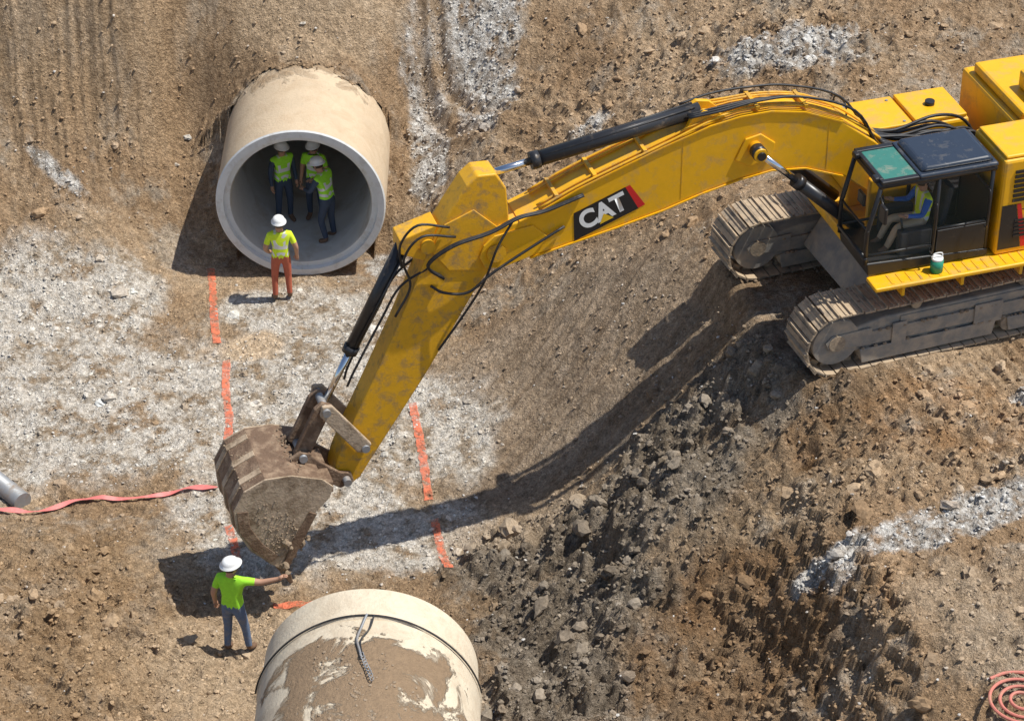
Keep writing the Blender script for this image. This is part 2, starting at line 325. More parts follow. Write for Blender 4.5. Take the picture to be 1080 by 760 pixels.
def soilmat(name,bs=.7):
    m,nt,b=new_mat(name); at=N(nt,"ShaderNodeAttribute",attribute_name="Col"); tc=N(nt,"ShaderNodeTexCoord"); co=tc.outputs["Object"]
    f1=noise(nt,co,9,5,.8); f2=noise(nt,co,42,2,.75)
    vo=N(nt,"ShaderNodeTexVoronoi"); vo.inputs["Scale"].default_value=17
    nt.links.new(co,vo.inputs["Vector"])
    v1=ramp(nt,f1,.30,.70,(.52,.50,.47,1),(1.45,1.45,1.45,1)); v2=ramp(nt,f2,.3,.7,(.66,.64,.62,1),(1.36,1.36,1.36,1)); v3=ramp(nt,vo.outputs["Distance"],.1,.7,(1.12,1.12,1.12,1),(.74,.72,.70,1))
    c=mixc(nt,1.,at.outputs["Color"],v1,'MULTIPLY'); c=mixc(nt,1.,c,v2,'MULTIPLY'); c=mixc(nt,.6,c,v3,'MULTIPLY')
    nt.links.new(c,b.inputs["Base Color"]); b.inputs["Roughness"].default_value=.95; b.inputs["Specular IOR Level"].default_value=.2
    ad=N(nt,"ShaderNodeMath",operation='MULTIPLY_ADD'); nt.links.new(f1,ad.inputs[0]); ad.inputs[1].default_value=2.2; nt.links.new(f2,ad.inputs[2])
    a2=N(nt,"ShaderNodeMath",operation='MULTIPLY_ADD'); nt.links.new(vo.outputs["Distance"],a2.inputs[0]); a2.inputs[1].default_value=-.6; nt.links.new(ad.outputs[0],a2.inputs[2])
    bump(nt,b,a2.outputs[0],bs,.055); return m
SOIL=soilmat("excavated_soil",.9)
def plainsoil():
    m,nt,b=new_mat("loose_soil"); at=N(nt,"ShaderNodeAttribute",attribute_name="Col"); tc=N(nt,"ShaderNodeTexCoord"); co=tc.outputs["Object"]
    v=ramp(nt,noise(nt,co,30,3,.7),.3,.7,(.6,.58,.56,1),(1.1,1.1,1.1,1)); nt.links.new(mixc(nt,1.,at.outputs["Color"],v,'MULTIPLY'),b.inputs["Base Color"]); b.inputs["Roughness"].default_value=.95; b.inputs["Specular IOR Level"].default_value=.2; return m
LOOSE=plainsoil()
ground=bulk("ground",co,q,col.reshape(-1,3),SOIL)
def gi(x,y):
    i=np.clip(np.searchsorted(XS,x),1,nx-1); j=np.clip(np.searchsorted(YS,y),1,ny-1); return i,j
def gz(x,y):
    i,j=gi(x,y); return H[i,j]
# ------------------------------------------------------------------ clods and stones (one object each)
def ico(sub):
    bm=bmesh.new(); bmesh.ops.create_icosphere(bm,subdivisions=sub,radius=1); V=np.array([v.co[:] for v in bm.verts]); F=np.array([[v.index for v in f.verts] for f in bm.faces]); bm.free(); return V,F
def scatter(name,n,smin,smax,pw,dens,sub,tint,flat=.65,smooth=False):
    V0,F0=ico(sub); xs=RNG.uniform(-11.5,10.8,n*4); ys=RNG.uniform(-13.5,9.,n*4); i,j=gi(xs,ys)
    ok=(RNG.random(n*4)<dens[i,j])&(~kill[i,j])
    ok&=~((np.abs(xs-PX2)<1.75)&(ys<PY2+.05))&~((np.abs(xs-PX1)<1.6)&(ys>PY1-.1)&(H[i,j]<2.))&(pad[i,j]<.5)
    xs,ys,i,j=xs[ok][:n],ys[ok][:n],i[ok][:n],j[ok][:n]; n=len(xs)
    s=smin+(smax-smin)*RNG.random(n)**pw
    J=1+RNG.uniform(-.32,.32,(n,len(V0))); P=V0[None]*J[...,None]*(s[:,None]*RNG.uniform(.6,1.25,(n,3)))[:,None,:]*np.array([1,1,flat])
    a=RNG.uniform(0,6.28,n); tx=RNG.uniform(-.5,.5,n)
    y2=P[...,1]*np.cos(tx)[:,None]-P[...,2]*np.sin(tx)[:,None]; z2=P[...,1]*np.sin(tx)[:,None]+P[...,2]*np.cos(tx)[:,None]
    x3=P[...,0]*np.cos(a)[:,None]-y2*np.sin(a)[:,None]; y3=P[...,0]*np.sin(a)[:,None]+y2*np.cos(a)[:,None]
    co=np.stack([x3+xs[:,None],y3+ys[:,None],z2+(H[i,j]+s*.02)[:,None]],-1).reshape(-1,3)
    F=(F0[None]+(np.arange(n)*len(V0))[:,None,None]).reshape(-1,3)
    c=col[i,j]*RNG.uniform(.8,1.15,n)[:,None]
    if tint is not None: f=RNG.random(n)[:,None]**1.5; c=c*(1-f)+np.array(tint)*f
    c=np.repeat(np.clip(c,.02,.78),len(V0),0)
    return bulk(name,co,F,c,LOOSE,smooth)
dn=np.clip((rough-.25)*.8,0.02,1)*(1-.8*sl)
scatter("dirt_clods",1500,.03,.15,3.6,np.clip(dn*mk2*1.2,0,1),2,None)
scatter("clay_clods",420,.05,.19,2.2,np.clip(clay*1.2,0,1),2,None,.7)
scatter("small_clods",24000,.012,.045,2.,np.clip(dn*.8+.08,0,1),1,None)
scatter("stones",330,.025,.09,3.2,np.clip(.15+.5*lime+.3*grav,0,1),2,(.55,.52,.46),.5)
scatter("gravel",20000,.012,.033,1.5,np.clip(grav+.4*lime+.03,0,1),1,(.66,.64,.60),.6)
# ------------------------------------------------------------------ concrete pipes
def concrete(name,base,dirtcol,dirt_y0,dirt_y1,dirt_sharp,amount,nsc=1.6,stain=.5,topw=.5):
    m,nt,b=new_mat(name); tc=N(nt,"ShaderNodeTexCoord"); co=tc.outputs["Object"]; ge=N(nt,"ShaderNodeNewGeometry")
    sx=N(nt,"ShaderNodeSeparateXYZ"); nt.links.new(co,sx.inputs[0]); sn=N(nt,"ShaderNodeSeparateXYZ"); nt.links.new(ge.outputs["Normal"],sn.inputs[0])
    c=mixc(nt,noise(nt,co,2.2,6,.65),tuple(x*.78 for x in base),tuple(x*1.15 for x in base))
    sf=N(nt,"ShaderNodeMath",operation='MULTIPLY'); nt.links.new(ramp(nt,noise(nt,co,2.6,8,.75,.6),.46,.62),sf.inputs[0]); sf.inputs[1].default_value=stain
    c=mixc(nt,sf.outputs[0],c,tuple(x*1.05 for x in dirtcol))
    mr=N(nt,"ShaderNodeMapRange"); nt.links.new(sx.outputs[1],mr.inputs[0]); mr.inputs[1].default_value=dirt_y0; mr.inputs[2].default_value=dirt_y1
    a=N(nt,"ShaderNodeMath",operation='MULTIPLY_ADD'); nt.links.new(noise(nt,co,nsc,8,.66,.5),a.inputs[0]); a.inputs[1].default_value=2.2; nt.links.new(mr.outputs[0],a.inputs[2])
    a2=N(nt,"ShaderNodeMath",operation='MULTIPLY_ADD'); nt.links.new(sn.outputs[2],a2.inputs[0]); a2.inputs[1].default_value=topw; nt.links.new(a.outputs[0],a2.inputs[2])
    mm=N(nt,"ShaderNodeMath",operation='MULTIPLY'); nt.links.new(a2.outputs[0],mm.inputs[0]); mm.inputs[1].default_value=.25
    f=ramp(nt,mm.outputs[0],amount*.25,min(1,(amount+dirt_sharp)*.25))
    dc=mixc(nt,noise(nt,co,9,8,.75),tuple(x*.5 for x in dirtcol),tuple(x*1.5 for x in dirtcol))
    nt.links.new(mixc(nt,f,c,dc),b.inputs["Base Color"]); b.inputs["Roughness"].default_value=.9
    h0=N(nt,"ShaderNodeMath",operation='MULTIPLY'); nt.links.new(noise(nt,co,14,6,.75),h0.inputs[0]); nt.links.new(f,h0.inputs[1])
    ad=N(nt,"ShaderNodeMath",operation='MULTIPLY_ADD'); nt.links.new(h0.outputs[0],ad.inputs[0]); ad.inputs[1].default_value=2.5; nt.links.new(f,ad.inputs[2])
    ad2=N(nt,"ShaderNodeMath",operation='MULTIPLY_ADD'); nt.links.new(noise(nt,co,20,4,.7),ad2.inputs[0]); ad2.inputs[1].default_value=.5; nt.links.new(ad.outputs[0],ad2.inputs[2]); bump(nt,b,ad2.outputs[0],.8,.035); return m
pipe_out=concrete("concrete_outside",(.60,.47,.32),(.42,.29,.17),.6,2.8,.35,2.3,1.6,.35)
pipe_in=mat("concrete_inside",(.46,.45,.42),.85,0,(.32,.26,.19),.5,.75,1.5,.4,.01,14,.15)
pipe_rim=mat("concrete_rim",(.66,.67,.66),.8,0,(.42,.36,.29),.52,.8,3.,.3,.008,20,.12)
def ring_pipe(name,prof,mats,loc,rz=0,seg=96):
    V=[];F=[];mi=[]; n=len(prof)
    for r,y,_ in prof:
        for k in range(seg):
            t=2*math.pi*k/seg; V.append((r*math.cos(t),y,r*math.sin(t)))
    for i in range(n-1):
        for k in range(seg):
            F.append((i*seg+k,i*seg+(k+1)%seg,(i+1)*seg+(k+1)%seg,(i+1)*seg+k)); mi.append(prof[i][2])
    o=mobj(name,V,F,mats,None); o.location=loc; o.rotation_euler=(0,0,rz)
    for p,k in zip(o.data.polygons,mi): p.material_index=k; p.use_smooth=True
    md=o.modifiers.new("es",'EDGE_SPLIT'); md.split_angle=math.radians(35); return o
ring_pipe("concrete_pipe",[(1.30,7,1),(1.30,.14,1),(1.325,.10,2),(1.43,.10,2),(1.435,.0,2),(1.555,0.0,2),(1.58,.03,0),(1.58,7,0)],[pipe_out,pipe_in,pipe_rim],(PX1,PY1,PR1-.02))
pipe_out2=concrete("concrete_outside_b",(.70,.60,.45),(.33,.225,.135),-.45,-1.3,.12,2.62,1.5,.3,.9)
ring_pipe("concrete_pipe",[(1.33,-5.2,1),(1.33,-.02,1),(1.35,0,2),(1.53,0,2),(1.56,-.03,0),(1.57,-.62,0),(1.61,-.64,0),(1.62,-.70,0),(1.585,-.73,0),(1.60,-.76,0),(1.63,-5.2,0)],[pipe_out2,pipe_in,pipe_rim],(PX2,PY2,PR2-.04))
V0,F0=ico(1); it=[]; cl_=[(random.gauss(1.6,.28),random.uniform(-3.6,-1.1)) for _ in range(26)]
for k in range(520):
    c_=random.choice(cl_); t=c_[0]+random.gauss(0,.06); y=min(-.95,c_[1]+random.gauss(0,.12)); s=.006+.026*random.random()**2.5
    P=V0*(1+RNG.uniform(-.3,.3,(len(V0),1)))*s*np.array([1,1,.5])+np.array([1.612*math.cos(t),y,1.612*math.sin(t)]); it.append(([tuple(p) for p in P],[tuple(f) for f in F0]))
o=multi("pipe_soil_crumbs",it,M['mud'],None,False); o.location=(PX2,PY2,PR2-.04)
sl_e=empty("lifting_sling",(PX2,PY2,PR2-.04))
tube("band",[(1.635*math.cos(t),-.74-.05*math.sin(3*t),1.635*math.sin(t)) for t in np.linspace(.15,3.0,60)],.014,M['hose'],sl_e,6)
def onp(t,y,r=1.64): return (r*math.cos(t),y,r*math.sin(t))
tube("leg_1",[onp(1.56,-.70,1.66),onp(1.60,-.95),onp(1.63,-1.2),onp(1.60,-1.45),onp(1.58,-1.6)],.018,M['grey'],sl_e,8,5)
tube("leg_2",[onp(1.50,-.72,1.66),onp(1.53,-.98),onp(1.60,-1.25),onp(1.57,-1.58)],.014,M['hose'],sl_e,8,5)
lk=[]
for k in range(9):
    c=Vector(onp(1.58-.012*k,-1.55-.06*k,1.66)); P=[c+Vector((.026*math.cos(a),.042*math.sin(a),.012*math.sin(a*2+k))) for a in np.linspace(0,2*math.pi,12)]
    lk.append(tubevf(P,.008,6))
multi("chain",lk,M['grey'],sl_e)
# ------------------------------------------------------------------ ribbons, paint, side pipe, hose coil
def ribbon(name,P,w,m,lift=.02,sub=14,twist=0,vary=0,parent=None):
    Q=smoothpts([(a,b,0) for a,b in P],sub); V=[];F=[]; zs=[]
    for i,p in enumerate(Q):
        zs.append(max(float(gz(p.x+a,p.y+b)) for a in (-.06,0,.06) for b in (-.06,0,.06)))
    if twist: zs=[sum(zs[max(0,i-3):i+4])/len(zs[max(0,i-3):i+4])+.02 for i in range(len(zs))]
    for i,p in enumerate(Q):
        t=(Q[min(i+1,len(Q)-1)]-Q[max(i-1,0)]).normalized(); s=Vector((-t.y,t.x,0)); ww=w*(1+vary*random.uniform(-1,1)+.18*twist*math.sin(i*.37))
        for sg in (-1,1):
            x=p.x+s.x*ww*sg; y=p.y+s.y*ww*sg; z=(zs[i] if twist else max(float(gz(x+a,y+b)) for a in (-.03,0,.03) for b in (-.03,0,.03)))+lift+.018*math.sin(i*.31+1)*twist*sg; V.append((x,y,z))
    for i in range(len(Q)-1): F.append((2*i,2*i+1,2*i+3,2*i+2))
    return mobj(name,V,F,m,parent,smooth=bool(twist))
ribbon("red_ribbon",[(-9.6,-4.9),(-8.52,-4.68),(-7.9,-4.62),(-7.3,-4.28),(-6.68,-4.22),(-6.0,-4.15),(-5.5,-3.92),(-4.96,-3.92)],.042,M['tape'],.02,16,1)
for P in ([(-5.72,3.0),(-5.62,2.3),(-5.5,1.3),(-5.38,.55)],[(-5.16,0),(-5.08,-1.),(-4.95,-1.8),(-4.92,-2.5)],[(-1.75,-1.5),(-1.6,-2.4),(-1.5,-3.2),(-1.4,-4.)],[(-1.3,-4.6),(-1.15,-5.4),(-1.02,-6.)],[(-4.7,-4.9),(-4.55,-5.4),(-4.46,-5.93)],[(-3.8,-6.9),(-3.2,-6.8),(-2.6,-6.5)]):
    ribbon("marking_paint",P,.07,M['paint'],.006,14,0,.2)
cyl("steel_pipe",(-10.6,-1.9,.32),(-8.15,-4.42,.20),.17,M['grey'],None,28)
hc=empty("hose_coil",(6.95,-12.35,float(gz(6.95,-12.35))+.05))
tube("coil",[((.10+.010*k)*math.cos(k*.45),(.10+.010*k)*math.sin(k*.45),.035+.012*math.sin(k*.2)) for k in range(48)],.024,M['hosered'],hc,8,3)
# ------------------------------------------------------------------ excavator
EX=(6.6,-3.0,3.5); ex=empty("excavator",EX,math.radians(197.6))
und=empty("undercarriage",(0,0,0),math.radians(2.9),ex)
def track(nm,yc):
    R=.52; zc=.585; xa,xb=-2.25,2.3; Ls=xb-xa; per=2*Ls+2*math.pi*R; n=int(per/.2); items=[]
    for k in range(n):
        d=k*per/n
        if d<Ls: x=xa+d; z=zc+R-.03*math.sin(math.pi*d/Ls); t=0
        elif d<Ls+math.pi*R: a=(d-Ls)/R; x=xb+R*math.sin(a); z=zc+R*math.cos(a); t=-a
        elif d<2*Ls+math.pi*R: x=xb-(d-Ls-math.pi*R); z=zc-R; t=math.pi
        else: a=(d-2*Ls-math.pi*R)/R; x=xa-R*math.sin(a); z=zc-R*math.cos(a); t=math.pi-a
        ca,sa=math.cos(t),math.sin(t)
        for (u0,u1,w0,w1,yy) in ((-.092,.092,0,.028,.37),(-.09,-.068,.028,.065,.365),(-.01,.012,.028,.045,.36),(-.07,.07,-.07,0,.1)):
            v,f=boxvf(u0,u1,yc-yy,yc+yy,w0,w1); jy=random.uniform(-.008,.008); items.append(([(x+p[0]*ca-p[2]*sa,p[1]+jy,z+p[0]*sa+p[2]*ca) for p in v],f))
    multi("track_shoes",items,M['track'],und,False)
    prism("track_frame",[(-2.1,.32),(2.05,.32),(2.2,.5),(2.1,.74),(1.5,.86),(-1.7,.86),(-2.2,.7),(-2.3,.5)],yc-.24,yc+.24,M['frame'],und,.03)
    for s in (1,-1):
        boxes("frame_plates",[(-1.9,1.9,*sorted((yc+s*.245,yc+s*.28)),.42,.66),(-1.5,1.2,*sorted((yc+s*.245,yc+s*.262)),.70,.82),(-.6,-.1,*sorted((yc+s*.282,yc+s*.31)),.36,.74),(1.1,1.35,*sorted((yc+s*.282,yc+s*.31)),.36,.74),(-1.5,-1.2,*sorted((yc+s*.282,yc+s*.31)),.36,.74)],M['frame'],und)
        prism("roller_guard",[(-1.85,.12),(-.75,.12),(-.7,.38),(-1.9,.38)],*sorted((yc+s*.285,yc+s*.31)),M['frame'],und,.01)
        prism("roller_guard",[(-.45,.12),(1.85,.12),(1.9,.38),(-.5,.38)],*sorted((yc+s*.285,yc+s*.31)),M['frame'],und,.01)
        cyl("idler",(2.3,yc+s*.05,zc),(2.3,yc+s*.26,zc),.40,M['frame'],und,28); cyl("idler_hub",(2.3,yc+s*.26,zc),(2.3,yc+s*.31,zc),.14,M['track'],und)
        prism("idler_yoke",[(1.7,.42),(2.45,.50),(2.5,.62),(2.4,.72),(1.7,.74)],*sorted((yc+s*.265,yc+s*.295)),M['frame'],und,.01)
        cyl("sprocket",(-2.25,yc+s*.05,zc),(-2.25,yc+s*.26,zc),.40,M['track'],und,28); cyl("final_drive",(-2.25,yc+s*.26,zc),(-2.25,yc+s*.36,zc),.24,M['frame'],und)
    for k in range(8): cyl("roller",(-1.75+k*.5,yc-.28,.24),(-1.75+k*.5,yc+.28,.24),.13,M['track'],und,16)
    for k in range(2): cyl("carrier_roller",(-1+k*1.9,yc-.2,.95),(-1+k*1.9,yc+.2,.95),.09,M['track'],und,16)
    it=[]
    for k in range(260):
        s=random.uniform(.012,.045); r_=random.random()
        if r_<.55: c=np.array([random.uniform(-2,2.2),yc+random.uniform(-.33,.33),1.11])
        elif r_<.75: c=np.array([random.uniform(-1.9,1.9),yc+.29,random.choice([.67,.39])])
        else: c=np.array([random.uniform(-2.2,2.4),yc+random.choice([-1,1])*random.uniform(.33,.5),.02])
        P=V0*(1+RNG.uniform(-.3,.3,(len(V0),1)))*s*np.array([1,1,.6])+c; it.append(([tuple(p) for p in P],[tuple(f) for f in F0]))
    multi("track_mud",it,M['mud'],und,False)
track("L",1.42); track("R",-1.50)
prism("car_body",[(-1.5,.5),(1.5,.5),(1.1,1.15),(-1.1,1.15)],-1.2,1.15,M['frame'],und,.04)
cyl("swing_ring",(0,0,1.1),(0,0,1.42),.85,M['black'],ex,40)
box("deck",-3.4,1.55,-1.6,1.62,1.40,1.60,M['yellow'],ex,.03)
box("walkway",-3.2,1.72,1.625,2.0,1.53,1.60,M['yellow'],ex,.02)
boxes("walkway_brackets",[(x,x+.05,1.64,1.95,1.36,1.528) for x in (-2.8,-1.8,-.8,.2,1.2)],M['yellow'],ex,.0)
boxes("walkway_treads",[(-3.1+i*.16,-3.06+i*.16,1.68,1.94,1.602,1.608) for i in range(29)],M['yellow_dirty'],ex,0)
prism("counterweight",[(-3.4,1.3),(-4.3,1.5),(-4.55,2.2),(-4.4,3.1),(-3.4,3.2)],-1.55,1.6,M['yellow'],ex,.12)
box("side_house",-3.4,-.42,.62,1.68,1.60,3.30,M['yellow'],ex,.05)
box("side_house_lid",-3.38,-.46,.66,1.64,3.302,3.36,M['yellow'],ex,.03)
boxes("panel_gaps",[(-1.36,-1.345,1.68,1.683,1.66,3.25),(-2.36,-2.345,1.68,1.683,1.66,3.25),(-3.3,-.5,1.68,1.683,2.38,2.395)],M['black'],ex,0)
boxes("louvers",[(-1.22+.0,-.62,1.682,1.70,2.55+i*.085,2.60+i*.085) for i in range(7)]+[(-2.2,-1.5,1.682,1.70,2.55+i*.085,2.60+i*.085) for i in range(7)]+[(-1.15,-.7,1.682,1.70,1.9+i*.07,1.94+i*.07) for i in range(5)],M['black'],ex,0)
prism("stripe_black",[(-.46,1.7),(-.46,2.5),(-.7,2.5),(-.85,1.7)],1.684,1.688,M['black'],ex,0)
prism("stripe_red",[(-.86,1.7),(-.71,2.5),(-.78,2.5),(-.95,1.7)],1.684,1.69,M['red'],ex,0)
box("engine_hood",-3.4,-1.25,-1.55,.58,1.60,3.12,M['yellow'],ex,.06)
box("hood_top",-3.2,-1.35,-1.35,.4,3.122,3.3,M['yellow'],ex,.05)
box("hood_riser",-2.9,-1.65,-.4,.35,3.302,3.62,M['yellow'],ex,.05)
boxes("hood_gaps",[(-2.3,-2.285,-1.3,-.5,3.301,3.304)],M['black'],ex,0)
boxes("hood_latches",[(-1.34,-1.30,-1.1,-.95,2.6,2.7),(-1.34,-1.30,.1,.25,2.6,2.7)],M['black'],ex,0)
box("tool_box",-1.0,1.05,-1.62,-.62,1.60,2.72,M['yellow'],ex,.05)
box("tool_box_lid",-.02,1.02,-1.58,-.66,2.722,2.77,M['yellow'],ex,.02)
box("tank_lid",-.96,-.07,-1.58,-.66,2.722,2.79,M['yellow'],ex,.02)
cyl("filler_cap",(-.5,-1.1,2.79),(-.5,-1.1,2.86),.08,M['black'],ex)
multi("grab_bar",[tubevf(smoothpts([(1.0,-1.5,2.7),(1.0,-1.5,2.98),(.95,-1.2,3.0),(.95,-1.1,2.7)],4),.016,8)],M['black'],ex)
for i,(x,y) in enumerate(((.85,-.75),(.85,-1.45),(.1,-.75),(.1,-1.45))): cyl("bolt",(x,y,2.77),(x,y,2.785),.025,M['grey'],ex,8)
box("boom_tower_l",.35,1.2,.33,.44,1.60,2.55,M['yellow'],ex,.03); box("boom_tower_r",.35,1.2,-.44,-.33,1.60,2.55,M['yellow'],ex,.03)
box("valve_block",-1.1,.1,-.5,.5,1.62,2.15,M['black'],ex,.04)
hs=[]
for i in range(16):
    y=-.5+i*.065; hs.append(tubevf(smoothpts([(-1.1+random.uniform(-.1,.2),y,2.1),(-.8,y+random.uniform(-.1,.1),2.65+random.uniform(-.15,.2)),(-.2,y*.8,2.95+random.uniform(-.15,.15)),(.5,y*.6,2.9+random.uniform(-.1,.1)),(.95,y*.5,3.05)],6),.026,8))
multi("hydraulic_hoses",hs,M['hose'],ex)
# cab
cx0,cx1,cy0,cy1,cz0,cz1=-.32,1.70,.58,1.64,1.62,3.22
prism("cab_floor",[(cx0,cz0),(cx1,cz0),(cx1+.04,cz0+.22),(cx0,cz0+.12)],cy0,cy1,M['black'],ex,.02)
box("cab_back",cx0,cx0+.06,cy0+.05,cy1-.05,cz0+.122,cz1-.45,M['black'],ex)
PR=[]
def post(a,b,r=.035): PR.append(tubevf([a,b],r,8))
fr=[(cx1+.04,cz0+.2),(cx1+.06,cz0+.75),(cx1-.12,cz1-.02)]
for y in (cy0+.04,cy1-.04):
    PR.append(tubevf([(x,y,z) for x,z in fr],.038,8))
    post((.62,y,cz0+.1),(.62,y,cz1)); post((cx0+.04,y,cz0+.1),(cx0+.04,y,cz1)); post((cx0+.04,y,cz1-.03),(cx1-.12,y,cz1-.03),.05)
    post((cx0+.04,y,cz0+.62),(.62,y,cz0+.62),.025); post((.62,y,cz0+.35),(cx1+.05,y,cz0+.35),.022)
post((cx1-.12,cy0,cz1-.03),(cx1-.12,cy1,cz1-.03),.05); post((cx0+.04,cy0,cz1-.03),(cx0+.04,cy1,cz1-.03),.05); post((cx1+.05,cy0,cz0+.3),(cx1+.05,cy1,cz0+.3),.035); post((cx1+.055,cy0,cz0+.8),(cx1+.055,cy1,cz0+.8),.018)
multi("cab_frame",PR,M['black'],ex,True)
def quad(name,P,m): return mobj(name,P,[(0,1,2,3)],m,ex)
yo=cy1-.02
mobj("glass_side_front",[(.64,yo,cz0+.15),(cx1+.04,yo,cz0+.2),(cx1+.06,yo,cz0+.75),(cx1-.12,yo,cz1-.05),(.64,yo,cz1-.05)],[(0,1,2,3,4)],M['glass'],ex)
quad("glass_door",[(cx0+.06,yo,cz0+.62),(.6,yo,cz0+.62),(.6,yo,cz1-.05),(cx0+.06,yo,cz1-.05)],M['glass'])
yi=cy0+.02
mobj("glass_inner",[(.64,yi,cz0+.4),(cx1+.04,yi,cz0+.4),(cx1+.06,yi,cz0+.75),(cx1-.12,yi,cz1-.05),(cx0+.06,yi,cz1-.05),(cx0+.06,yi,cz0+.4)],[(0,1,2,3,4,5)],M['glass'],ex)
quad("glass_front_up",[(cx1+.062,cy0+.06,cz0+.8),(cx1+.062,cy1-.06,cz0+.8),(cx1-.1,cy1-.06,cz1-.06),(cx1-.1,cy0+.06,cz1-.06)],M['glass'])
quad("glass_front_low",[(cx1+.05,cy0+.06,cz0+.3),(cx1+.05,cy1-.06,cz0+.3),(cx1+.062,cy1-.06,cz0+.78),(cx1+.062,cy0+.06,cz0+.78)],M['glass'])
box("door_panel",cx0+.07,.58,yo-.03,yo+.01,cz0+.13,cz0+.6,M['black'],ex,.01)
box("cab_roof",cx0-.02,.98,cy0-.01,cy1+.01,cz1,cz1+.07,M['roofdark'],ex,.03)
boxes("roof_front_frame",[(.982,cx1-.1,cy0-.01,cy0+.10,cz1,cz1+.06),(.982,cx1-.1,cy1-.09,cy1+.01,cz1,cz1+.06),(cx1-.17,cx1-.1,cy0+.102,cy1-.092,cz1,cz1+.06)],M['black'],ex,.015)
prism("roof_cap",[(cx0+.02,cz1+.072),(.94,cz1+.072),(.86,cz1+.15),(cx0+.1,cz1+.16)],cy0+.06,cy1-.06,M['roofdark'],ex,.04)
box("skylight",.985,cx1-.175,cy0+.105,cy1-.095,cz1+.02,cz1+.045,M['teal'],ex,.01)
box("seat_base",.35,.85,.86,1.36,cz0+.13,cz0+.45,M['seat'],ex,.05); prism("seat_back",[(.30,cz0+.45),(.42,cz0+.45),(.30,cz0+1.15),(.18,cz0+1.15)],.88,1.34,M['seat'],ex,.05)
box("console_l",.6,1.15,.66,.82,cz0+.15,cz0+.62,M['seat'],ex,.03); box("console_r",.6,1.15,1.38,1.52,cz0+.15,cz0+.60,M['seat'],ex,.03)
cyl("joystick_l",(1.08,.74,cz0+.6),(1.12,.76,cz0+.82),.02,M['black'],ex,8); cyl("joystick_r",(1.08,1.45,cz0+.58),(1.12,1.44,cz0+.8),.02,M['black'],ex,8)
box("monitor",1.45,1.5,.64,.86,cz0+.75,cz0+.95,M['black'],ex,.01)
multi("grab_rails",[tubevf(smoothpts([(.7,1.66,1.9),(.7,1.74,1.95),(.68,1.74,2.7),(.68,1.66,2.75)],4),.014,8),tubevf(smoothpts([(-.2,1.66,2.2),(-.2,1.74,2.25),(-.2,1.74,2.8),(-.2,1.66,2.85)],4),.014,8)],M['black'],ex)
box("mirror",1.60,1.66,1.74,1.94,2.70,2.98,M['black'],ex,.02); cyl("mirror_arm",(1.6,1.62,3.02),(1.62,1.82,2.95),.014,M['black'],ex,8)
boxes("work_lights",[(cx1-.1,cx1-.02,.68,.82,cz1+.0,cz1+.09),(cx1-.1,cx1-.02,1.42,1.56,cz1+.0,cz1+.09)],M['black'],ex,.02)
jg=empty("water_jug",(.62,1.8,1.61),0,ex); cyl("jug_body",(0,0,.0),(0,0,.2),.10,M['green'],jg,20); cyl("jug_lid",(0,0,.2),(0,0,.24),.09,M['white'],jg,20); tube("jug_handle",[(-.08,0,.2),(-.07,0,.31),(.07,0,.31),(.08,0,.2)],.01,M['white'],jg,8,4)
# boom
BT=[(7.22,2.74),(6.9,2.78),(6.58,2.90),(5.98,3.18),(5.38,3.40),(4.63,3.67),(3.88,3.90),(3.4,3.98),(2.9,3.99),(2.33,3.88),(1.68,3.60),(1.09,3.14),(.75,2.75),(.58,2.45),(.56,2.2),(.68,2.05),(.9,2.04),(1.15,2.25),(1.61,2.64),(2.26,2.90),(2.82,2.96),(3.36,2.89),(3.98,2.75),(4.59,2.57),(5.36,2.40),(6.12,2.25),(6.73,2.12),(7.18,2.03),(7.42,2.06),(7.52,2.25),(7.45,2.45)]
prism("boom",BT,-.29,.29,M['yellow'],ex,.02)
def flange(nm,P,y0,y1,m):
    n=len(P); V=[];F=[]
    for x,z in P: V+= [(x,y0,z),(x,y1,z)]
    for i in range(n-1): F.append((2*i,2*i+1,2*i+3,2*i+2))
    o=mobj(nm,V,F,m,ex); s=o.modifiers.new("s",'SOLIDIFY'); s.thickness=.022; s.offset=0; return o
flange("top_flange",[(x,z+.012) for x,z in BT[1:11]],-.315,.315,M['yellow']); flange("bottom_flange",[(x,z-.012) for x,z in BT[18:27]],-.315,.315,M['yellow'])
for s in (1,-1):
    prism("boom_nose_plate",[(7.3,2.62),(6.7,2.7),(6.45,2.45),(6.7,2.16),(7.2,2.03),(7.45,2.08),(7.54,2.28),(7.47,2.48)],*sorted((s*.292,s*.325)),M['yellow'],ex,.01)
    prism("boom_mid_plate",[(3.45,3.25),(3.3,3.6),(3.05,3.65),(2.8,3.45),(2.85,3.2),(3.2,3.1)],*sorted((s*.292,s*.33)),M['yellow'],ex,.015)
    cyl("boss",(3.15,s*.3,3.44),(3.15,s*.62,3.44),.11,M['yellow'],ex); cyl("boss_pin",(3.15,s*.62,3.44),(3.15,s*.65,3.44),.07,M['black'],ex)
    cyl("elbow_boss",(7.28,s*.32,2.33),(7.28,s*.37,2.33),.15,M['yellow_dirty'],ex)
    a=Vector((3.15,s*.50,3.44)); b=Vector((1.35,s*.50,1.75)); d=(b-a)
    cyl("lift_rod",a,a+d*.42,.055,M['chrome'],ex); cyl("lift_barrel",a+d*.38,b,.105,M['cyl'],ex,24); cyl("lift_gland",a+d*.36,a+d*.41,.12,M['cyl'],ex,24)
    cyl("lift_eye",a+Vector((0,-.08,0)),a+Vector((0,.08,0)),.12,M['cyl'],ex,20)
boxes("boom_weld_seams",[(4.30,4.312,.291,.295,2.72,3.72),(1.9,1.912,.291,.295,2.82,3.62)],M['yellow_dirty'],ex,0)
